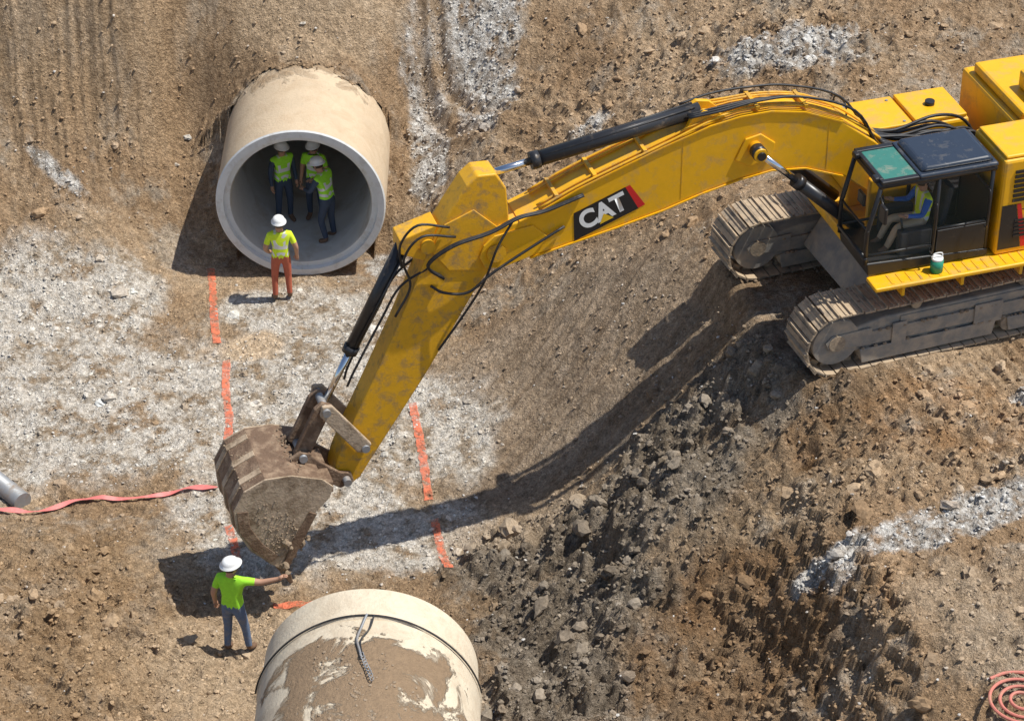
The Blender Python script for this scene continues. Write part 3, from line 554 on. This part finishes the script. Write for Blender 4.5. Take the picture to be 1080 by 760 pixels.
for ya,yb in ((-.2,-.12),(.12,.2)): prism("stick_cyl_bracket",[(4.3,3.7),(4.15,4.02),(3.95,4.14),(3.75,4.1),(3.5,3.9)],ya,yb,M['yellow'],ex,.01)
a=Vector((3.95,0,4.05)); b=Vector((7.35,0,3.52)); d=b-a
cyl("stick_cyl_barrel",a,a+d*.76,.12,M['cyl'],ex,28); cyl("stick_cyl_gland",a+d*.75,a+d*.79,.14,M['cyl'],ex,28); cyl("stick_cyl_rod",a+d*.76,b,.06,M['chrome'],ex)
cyl("stick_cyl_eye",b+Vector((0,-.1,0)),b+Vector((0,.1,0)),.12,M['grey'],ex)
multi("stick_cyl_lines",[tubevf([a+Vector((.1,yy,.1)),a+d*.3+Vector((0,yy,.09)),a+d*.74+Vector((0,yy,.08))],.018,8) for yy in (-.07,.07)],M['hose'],ex)
pw=[]
for i,y in enumerate((-.2,-.13,.15,.22)):
    pw.append(tubevf(smoothpts([(.95,y*.6,3.1),(1.3,y,3.40),(1.7,y,3.68),(2.3,y,3.95),(2.9,y,4.06),(3.45,y,4.06),(3.9,y*1.3,3.99),(4.6,y*1.3,3.73),(5.4,y*1.3,3.45),(6.0,y*1.3,3.23),(6.6,y*1.3,2.96)],4),.02,8))
multi("boom_lines",pw,M['yellow_dirty'],ex)
boxes("line_clamps",[(x-.03,x+.03,-.27,.27,z-.01,z+.05) for x,z in ((2.3,3.94),(3.1,4.05),(4.9,3.61),(5.7,3.33),(6.3,3.08))],M['yellow_dirty'],ex,.005)
hh=[]
for i,y in enumerate((-.25,.18,.24,.3)):
    hh.append(tubevf(smoothpts([(1.0,y*.6,3.0),(1.5,y,3.72+.02*i),(2.4,y,4.08+.03*i),(3.1,y,4.16+.02*i),(3.7,y,4.15),(4.2,y*.8,4.08)],5),.02,8))
for y in (.34,.38): hh.append(tubevf(smoothpts([(5.9,y-.02,3.1),(6.5,y,2.95),(6.95,y+.03,2.92),(7.4,y+.08,2.78),(8.0,y+.08,2.65),(8.35,y-.04,2.3),(8.1,y-.08,2.0)],6),.022,8))
hh.append(tubevf(smoothpts([(6.2,.34,2.6),(6.9,.42,2.3),(7.4,.46,2.05),(7.75,.4,1.75),(8.1,.3,1.75),(8.3,.28,1.9)],6),.022,8))
hh.append(tubevf(smoothpts([(7.0,.36,2.9),(7.3,.46,2.5),(7.5,.42,1.9),(7.8,.32,1.3),(8.2,.28,.7)],6),.02,8))
hh.append(tubevf(smoothpts([(8.0,.3,2.9),(8.5,.34,3.05),(8.75,.25,2.7),(8.7,.1,2.2)],6),.02,8))
hh.append(tubevf(smoothpts([(7.9,.28,2.7),(8.45,.36,2.85),(8.72,.3,2.45),(8.6,.2,1.9),(8.85,.2,1.4)],6),.02,8))
multi("boom_hoses",hh,M['hose'],ex)
th=math.atan2(.62,1.62); ca,sa=math.cos(th),math.sin(th)
dc=Vector((5.55,.292,2.72))
def dp(u,v,o): return (dc.x-u*ca+v*sa, dc.y+o, dc.z+u*sa+v*ca)
def dpoly(name,P,m,o): return mobj(name,[dp(u,v,o) for u,v in P],[tuple(range(len(P)))],m,ex)
dpoly("decal_red",[(-.58,-.24),(.62,-.24),(.52,.22),(-.42,.22)],M['red'],.003)
dpoly("decal_black",[(-.60,-.245),(.50,-.245),(.44,.225),(-.44,.225)],M['black'],.006)
cu=bpy.data.curves.new("txt","FONT"); cu.body="CAT"; cu.size=.44; cu.align_x='CENTER'; cu.align_y='CENTER'; cu.offset=.018
to=bpy.data.objects.new("tmp",cu); COL.objects.link(to); bpy.context.view_layer.update()
me=bpy.data.meshes.new_from_object(to.evaluated_get(bpy.context.evaluated_depsgraph_get())); bpy.data.objects.remove(to)
for v in me.vertices: v.co=dp(v.co.x*.9-.02,v.co.y,.009)
me.materials.clear(); me.materials.append(M['white']); link(bpy.data.objects.new("decal_letters",me),ex)
dpoly("decal_triangle",[(-.14,-.18),(.10,-.18),(-.02,-.03)],M['decalyellow'],.012)
# stick
ST=[(7.70,3.52),(7.53,3.66),(7.24,3.64),(7.08,3.36),(7.04,2.85),(7.07,2.3),(7.3,2.02),(7.55,1.70),(7.95,1.0),(8.42,.2),(8.88,-.52),(9.28,-1.14),(9.5,-1.5),(9.68,-1.62),(9.86,-1.55),(9.93,-1.35),(9.86,-1.08),(9.62,-.5),(9.28,.22),(8.9,1.05),(8.6,1.75),(8.38,2.3),(8.22,2.72),(7.98,3.10)]
prism("stick",ST,-.22,.22,M['yellow_dirty'],ex,.025)
for s in (1,-1):
    prism("stick_plate",[(7.2,2.7),(7.15,2.2),(7.45,2.0),(8.0,2.1),(8.28,2.5),(8.06,2.92),(7.6,3.1)],*sorted((s*.222,s*.25)),M['yellow_dirty'],ex,.01)
    cyl("stick_boss",(8.33,s*.22,2.60),(8.33,s*.30,2.60),.11,M['yellow_dirty'],ex)
a=Vector((8.62,0,2.62)); b=Vector((9.98,0,-.12)); d=b-a
prism("bucket_cyl_bracket",[(8.15,2.92),(8.75,2.75),(8.75,2.5),(8.35,2.3)],-.2,.2,M['yellow_dirty'],ex,.02)
cyl("bucket_cyl_barrel",a,a+d*.66,.105,M['cyl'],ex,24); cyl("bucket_cyl_gland",a+d*.64,a+d*.68,.125,M['cyl'],ex,24); cyl("bucket_cyl_rod",a+d*.66,b,.055,M['chrome'],ex)
bl=[]
for s in (1,-1): bl.append(tubevf(smoothpts([(8.3,s*.22,2.2),(8.75,s*.16,1.9),(9.05,s*.13,1.35),(9.5,s*.13,.5),(9.62,s*.1,.2)],5),.02,8)); bl.append(tubevf([a+Vector((.05,s*.12,-.2)),a+d*.62+Vector((.0,s*.13,0))],.017,8))
multi("bucket_cyl_lines",bl,M['hose'],ex)
for s in (1,-1):
    y0,y1=sorted((s*.26,s*.33))
    prism("idler_link",[(9.32,-.82),(9.42,-.98),(9.56,-.92),(10.12,-.12),(10.08,.06),(9.92,.04)],y0,y1,M['bucket_side'],ex,.02)
    y0,y1=sorted((s*.13,s*.22))
    prism("power_link",[(9.88,-.05),(10.05,.05),(10.18,-.05),(10.55,-.82),(10.42,-.96),(10.28,-.88)],y0,y1,M['bucket'],ex,.02)
for (x,z,w) in ((9.42,-.88,.36),(10.02,-.05,.38),(10.42,-.85,.36),(9.75,-1.42,.42)): cyl("link_pin",(x,-w,z),(x,w,z),.065,M['grey'],ex)
# bucket
OUT=[(10.22,-1.02),(10.7,-.84),(11.12,-.82),(11.46,-.98),(11.64,-1.32),(11.62,-1.72),(11.42,-2.15),(11.12,-2.48),(10.92,-2.66)]
INN=[(10.26,-1.09),(10.7,-.91),(11.10,-.89),(11.40,-1.03),(11.57,-1.34),(11.55,-1.70),(11.36,-2.11),(11.07,-2.44),(10.94,-2.60)]
bw=.68
prism("bucket_shell",OUT+INN[::-1],-bw,bw,M['bucket'],ex,.008)
SIDE=OUT+[(10.84,-2.56),(10.66,-2.18),(10.38,-1.66),(10.12,-1.40),(10.05,-1.2)]
for s in (1,-1):
    prism("bucket_side",SIDE,*sorted((s*(bw+.001),s*(bw+.035))),M['bucket_side'],ex,.01)
    prism("side_cutter",[(10.84,-2.60),(10.98,-2.66),(10.76,-2.1),(10.46,-1.58),(10.34,-1.65),(10.62,-2.2)],*sorted((s*(bw+.036),s*(bw+.06))),M['bucket'],ex,.01)
    prism("side_wear_plate",[(11.60,-1.34),(11.58,-1.72),(11.38,-2.13),(11.10,-2.43),(10.98,-2.34),(11.24,-2.02),(11.40,-1.68),(11.42,-1.36)],*sorted((s*(bw+.036),s*(bw+.052))),M['bucket'],ex,.008)
    y0,y1=sorted((s*.24,s*.31))
    prism("bucket_ear",[(9.62,-1.50),(9.66,-1.32),(9.85,-1.26),(10.2,-.95),(10.3,-.80),(10.46,-.74),(10.6,-.82),(10.75,-.86),(10.6,-1.05),(10.25,-1.2),(10.05,-1.42),(9.85,-1.58)],y0,y1,M['bucket'],ex,.02)
box("bucket_brace",10.04,10.26,-bw,bw,-1.34,-1.12,M['bucket'],ex,.03)
WS=[(11.14,-.805),(11.48,-.97),(11.66,-1.32),(11.64,-1.73),(11.44,-2.17),(11.14,-2.5),(11.11,-2.47),(11.41,-2.15),(11.61,-1.72),(11.63,-1.33),(11.45,-.99),(11.12,-.83)]
for ya,yb in ((.4,.52),(-.06,.06),(-.52,-.4)): prism("wear_strips",WS,ya,yb,M['bucket_side'],ex,.0)
for i in range(5):
    y=-.6+i*.3; prism("tooth",[(10.98,-2.5),(11.06,-2.55),(10.82,-3.0),(10.76,-2.99),(10.84,-2.56)],y-.06,y+.06,M['bucket'],ex,.015)
mv=[]
V0b,F0b=ico(2)
for k in range(90):
    t=random.random(); c=np.array([10.90-.4*t*random.random(),random.uniform(-.45,.74),-2.60+.5*t-.38*random.random()*(1-t)]); s=random.uniform(.03,.11)
    P=V0b*(1+RNG.uniform(-.35,.35,(len(V0b),1)))*s+c; mv.append(([tuple(p) for p in P],[tuple(f) for f in F0b]))
for k in range(420):
    if random.random()<.5: c=np.array([random.uniform(10.5,11.5),random.uniform(-.6,.65),-.845]); c[2]-=max(0,(c[0]-11.15))*.45
    else:
        u=random.random()**.6; c=np.array([random.uniform(10.75,11.35)-.15*u,bw+.035,-1.2-1.15*u])
    P=V0*(1+RNG.uniform(-.35,.35,(len(V0),1)))*random.uniform(.005,.022)+c; mv.append(([tuple(p) for p in P],[tuple(f) for f in F0]))
multi("bucket_mud",mv,M['mud'],ex,False)
# ------------------------------------------------------------------ people
def person(name,loc,heading,pose,mats,scale=1.,parent=None,vest=False):
    root=empty(name,loc,heading,parent); root.scale=(scale,)*3
    J=dict(pelvis=(0,0,.96),spine=(0,.0,1.16),chest=(0,.0,1.36),neck=(0,0,1.49),jaw=(0,.015,1.56),head=(0,.02,1.65),top=(0,.015,1.735),
      shL=(-.19,0,1.43),elL=(-.25,-.02,1.15),wrL=(-.26,.06,.91),haL=(-.26,.08,.84),shR=(.19,0,1.43),elR=(.25,-.02,1.15),wrR=(.26,.06,.91),haR=(.26,.08,.84),
      hiL=(-.10,0,.90),knL=(-.12,.03,.50),anL=(-.13,-.02,.10),toL=(-.15,.15,.045),hiR=(.10,0,.90),knR=(.12,.03,.50),anR=(.13,-.02,.10),toR=(.15,.15,.045))
    J.update({k:v for k,v in pose.items() if k!='face'})
    R=dict(pelvis=(.155,.115),spine=(.145,.11),chest=(.17,.115),neck=(.055,.06),jaw=(.07,.08),head=(.082,.10),top=(.06,.075),shL=.072,elL=.05,wrL=.034,haL=.038,shR=.072,elR=.05,wrR=.034,haR=.038,hiL=.10,knL=.068,anL=.052,toL=.045,hiR=.10,knR=.068,anR=.052,toR=.045)
    B=[('pelvis','spine','shirt'),('spine','chest','shirt'),('chest','neck','shirt'),('neck','jaw','skin'),('jaw','head','skin'),('head','top','skin'),
       ('chest','shL','shirt'),('shL','elL','shirt'),('elL','wrL','fore'),('wrL','haL','skin'),('chest','shR','shirt'),('shR','elR','shirt'),('elR','wrR','fore'),('wrR','haR','skin'),
       ('pelvis','hiL','pants'),('hiL','knL','pants'),('knL','anL','pants'),('anL','toL','boot'),('pelvis','hiR','pants'),('hiR','knR','pants'),('knR','anR','pants'),('anR','toR','boot')]
    names=list(J); ix={n:i for i,n in enumerate(names)}
    me=bpy.data.meshes.new("b"); me.from_pydata([J[n] for n in names],[(ix[a],ix[b]) for a,b,_ in B],[])
    o=bpy.data.objects.new("tmpb",me); COL.objects.link(o)
    o.modifiers.new("Skin",'SKIN')
    sv=me.skin_vertices[0].data
    for n in names:
        r=R[n]; sv[ix[n]].radius=r if isinstance(r,tuple) else (r,r)
    sv[ix['pelvis']].use_root=True
    ss=o.modifiers.new("s",'SUBSURF'); ss.levels=2; ss.render_levels=2
    bpy.context.view_layer.update()
    m2=bpy.data.meshes.new_from_object(o.evaluated_get(bpy.context.evaluated_depsgraph_get())); bpy.data.objects.remove(o)
    ml=[mats['shirt'],mats['pants'],M['skin'],M['boot'],M['silver'],mats.get('sleeve',mats['shirt'])]
    m2.materials.clear()
    for k in ml: m2.materials.append(k)
    key={'shirt':0,'pants':1,'skin':2,'boot':3}
    segs=[(np.array(J[a]),np.array(J[b]),r,(a,b)) for a,b,r in B]
    rad=lambda n: (R[n][0]+R[n][1])/2 if isinstance(R[n],tuple) else R[n]
    pel=np.array(J['pelvis']); ch=np.array(J['chest']); ax=(ch-pel)/np.linalg.norm(ch-pel)
    for p in m2.polygons:
        c=np.array(p.center[:]); best=9;lab=segs[0][2:]+(0,)
        for a,b,r,nm in segs:
            t=np.clip(np.dot(c-a,b-a)/np.dot(b-a,b-a),0,1); d=np.linalg.norm(c-a-t*(b-a))/(rad(nm[0])*(1-t)+rad(nm[1])*t)
            if d<best: best=d;lab=(r,nm,t)
        r,nm,t=lab
        if r=='fore': k=2 if mats.get('short',True) else 5
        elif nm[0] in('shL','shR'): k=(2 if (t>.62 and mats.get('short',True)) else (5 if 'sleeve' in mats else 0))
        else: k=key[r]
        if nm==('pelvis','spine') and t<.12: k=1
        if k==1 and nm[0] in('knL','knR') and t>.86: k=3
        if k==0 and vest:
            h=np.dot(c-pel,ax)
            if .08<h<.13 or .22<h<.26: k=4
            elif nm[0] in('spine','chest') and .07<abs(c[0]-J['chest'][0])<.105: k=4
        p.material_index=k; p.use_smooth=True
    link(bpy.data.objects.new("body",m2),root)
    items=[]
    for S,sg in (('L',-1),('R',1)):
        w=Vector(J['wr'+S]); h=Vector(J['ha'+S]); d=(h-w).normalized(); side=d.cross(Vector((0,0,1)))
        if side.length<.3: side=d.cross(Vector((sg,0,0)))
        side.normalize(); nrm=side.cross(d).normalized()
        items.append(tubevf([w,w+d*.04,w+d*.085],[.03,.038,.034],8))
        for i,(off,ln) in enumerate(((-.030,.060),(-.010,.074),(.010,.078),(.030,.070))):
            b=w+d*.075+side*off; items.append(tubevf([b,b+d*ln*.45+nrm*.004,b+d*ln*.8-nrm*.012,b+d*ln-nrm*.026],[.0095,.009,.008,.006],6))
        b=w+d*.03-side*.032; items.append(tubevf([b,b+d*.03-side*.022,b+d*.058-side*.026-nrm*.012],[.012,.010,.007],6))
    multi("hands",items,M['skin'],root)
    hd=Vector(J['head']); jw=Vector(J['jaw']); tp=Vector(J['top']); up=(tp-jw).normalized(); fw=Vector(pose.get('face',(0,1,0))); fw=(fw-up*fw.dot(up)).normalized(); rt=fw.cross(up)
    def hp(a,b,c): return hd+rt*a+fw*b+up*c
    items=[tubevf([hp(0,.085,.02),hp(0,.108,-.015),hp(0,.10,-.03)],[.008,.014,.012],8)]
    for s in (-1,1): items.append(tubevf([hp(s*.082,-.005,.025),hp(s*.095,-.012,.0),hp(s*.085,0,-.03)],[.012,.014,.01],8))
    multi("nose_ears",items,M['skin'],root)
    multi("eyes",[tubevf([hp(s*.033,.083,.018),hp(s*.033,.098,.018)],[.012,.009],8) for s in (-1,1)],M['eye'],root)
    multi("mouth",[tubevf([hp(-.025,.088,-.055),hp(0,.094,-.057),hp(.025,.088,-.055)],.005,6)],M['lips'],root)
    def dome(prof,nm,m,seg=24,ex_=1.16):
        V=[];F=[]
        for r,z in prof:
            for k in range(seg):
                a=2*math.pi*k/seg; V.append(hp(r*math.cos(a),r*ex_*math.sin(a)+(.035*max(0,math.sin(a)) if z<.065 and r>.115 else 0)-.005,z))
        for i in range(len(prof)-1):
            for k in range(seg): F.append((i*seg+k,i*seg+(k+1)%seg,(i+1)*seg+(k+1)%seg,(i+1)*seg+k))
        F.append(tuple(range((len(prof)-1)*seg,len(prof)*seg)))
        return mobj(nm,V,F,m,root,smooth=True)
    dome([(.088,-.035),(.096,.0),(.10,.04),(.09,.08),(.02,.10)],"hair",M['hair'],24,1.08)
    dome([(.108,.045),(.142,.042),(.143,.050),(.118,.062),(.113,.10),(.098,.135),(.07,.158),(.03,.168),(.008,.169)],"hard_hat",mats.get('hat',M['helmet']))
    return root
g=lambda x,y: float(gz(x,y))
person("construction_worker",(-4.27,1.95,g(-4.27,1.95)-.01),math.radians(8),dict(elL=(-.28,-.04,1.17),wrL=(-.22,.12,1.0),haL=(-.19,.17,.97),elR=(.29,-.05,1.16),wrR=(.30,.06,.93),haR=(.30,.09,.86),anL=(-.14,-.05,.10),toL=(-.18,.12,.045),knL=(-.13,0,.5)),dict(shirt=M['shirt_y'],pants=M['pants_red'],short=True),1.0,None,True)
person("construction_worker",(-4.30,-7.98,g(-4.30,-7.98)-.01),math.radians(-22),dict(shR=(.19,.03,1.44),elR=(.44,.12,1.42),wrR=(.68,.20,1.50),haR=(.74,.22,1.54),elL=(-.27,-.06,1.16),wrL=(-.30,.02,.92),haL=(-.30,.04,.85),knR=(.14,.08,.51),anR=(.17,.10,.10),toR=(.20,.27,.045),face=(.4,1,0)),dict(shirt=M['shirt_g'],pants=M['jeans'],short=True),1.05)
pz=.27
person("construction_worker",(-3.48,3.55,pz),math.radians(60),dict(spine=(0,.04,1.15),chest=(0,.09,1.34),neck=(0,.13,1.46),jaw=(0,.17,1.52),head=(0,.20,1.60),top=(0,.21,1.69),shL=(-.19,.1,1.41),shR=(.19,.1,1.41),elL=(-.27,.2,1.16),wrL=(-.16,.4,1.1),haL=(-.13,.46,1.1),elR=(.27,.2,1.16),wrR=(.16,.4,1.12),haR=(.13,.46,1.12),knL=(-.12,.1,.5),face=(0,1,-.4)),dict(shirt=M['shirt_g'],pants=M['pants_dark'],sleeve=M['pants_dark'],short=False),1.02,None,True)
person("construction_worker",(-4.38,4.25,pz),math.radians(-150),dict(),dict(shirt=M['shirt_g'],pants=M['pants_dark'],sleeve=M['pants_dark'],short=False),1.,None,True)
person("construction_worker",(-3.78,4.35,pz),math.radians(165),dict(elL=(-.28,.05,1.18),wrL=(-.14,.25,1.12),haL=(-.10,.3,1.12)),dict(shirt=M['shirt_g'],pants=M['pants_dark'],short=True),.98,None,True)
op=dict(pelvis=(0,0,.56),spine=(0,-.04,.76),chest=(0,-.04,.97),neck=(0,-.02,1.10),jaw=(0,0,1.17),head=(0,.01,1.26),top=(0,.01,1.345),shL=(-.19,-.03,1.04),shR=(.19,-.03,1.04),elL=(-.27,.10,.80),wrL=(-.27,.36,.84),haL=(-.27,.43,.87),elR=(.27,.10,.80),wrR=(.27,.36,.84),haR=(.27,.43,.87),
 hiL=(-.1,.03,.55),knL=(-.14,.45,.58),anL=(-.14,.62,.20),toL=(-.14,.78,.16),hiR=(.1,.03,.55),knR=(.14,.45,.58),anR=(.14,.62,.20),toR=(.14,.78,.16),face=(0,1,-.3))
person("operator",(.66,1.16,cz0-.0),math.radians(-90),op,dict(shirt=M['shirt_y'],pants=M['pants_tan'],sleeve=M['blue'],short=False,hat=M['cap']),.98,ex,True)
# ------------------------------------------------------------------ light, camera
SD=Vector((.52,.02,1)).normalized()
sun=bpy.data.lights.new("sun",'SUN'); sun.energy=5.0; sun.angle=math.radians(.5); sun.color=(1,.96,.88)
so=link(bpy.data.objects.new("sun",sun)); so.rotation_euler=(-SD).to_track_quat('-Z','Y').to_euler(); so.location=(10,-5,30)
w=bpy.data.worlds.new("World"); scene.world=w; w.use_nodes=True; nt=w.node_tree; bg=nt.nodes["Background"]
sk=nt.nodes.new("ShaderNodeTexSky"); sk.sky_type='NISHITA'; sk.sun_disc=False; sk.sun_elevation=math.asin(SD.z); sk.sun_rotation=math.atan2(SD.x,SD.y)
nt.links.new(sk.outputs[0],bg.inputs[0]); bg.inputs[1].default_value=.12
cam=bpy.data.cameras.new("camera"); cam.lens=2800/1080*36; cam.sensor_width=36; cam.clip_end=2000; cam.clip_start=1
cm=link(bpy.data.objects.new("camera",cam)); cm.location=(0,-39.3,27.5); cm.rotation_euler=(math.radians(55),0,0); scene.camera=cm
scene.view_settings.view_transform='Standard'; scene.view_settings.look='None'; scene.view_settings.exposure=0
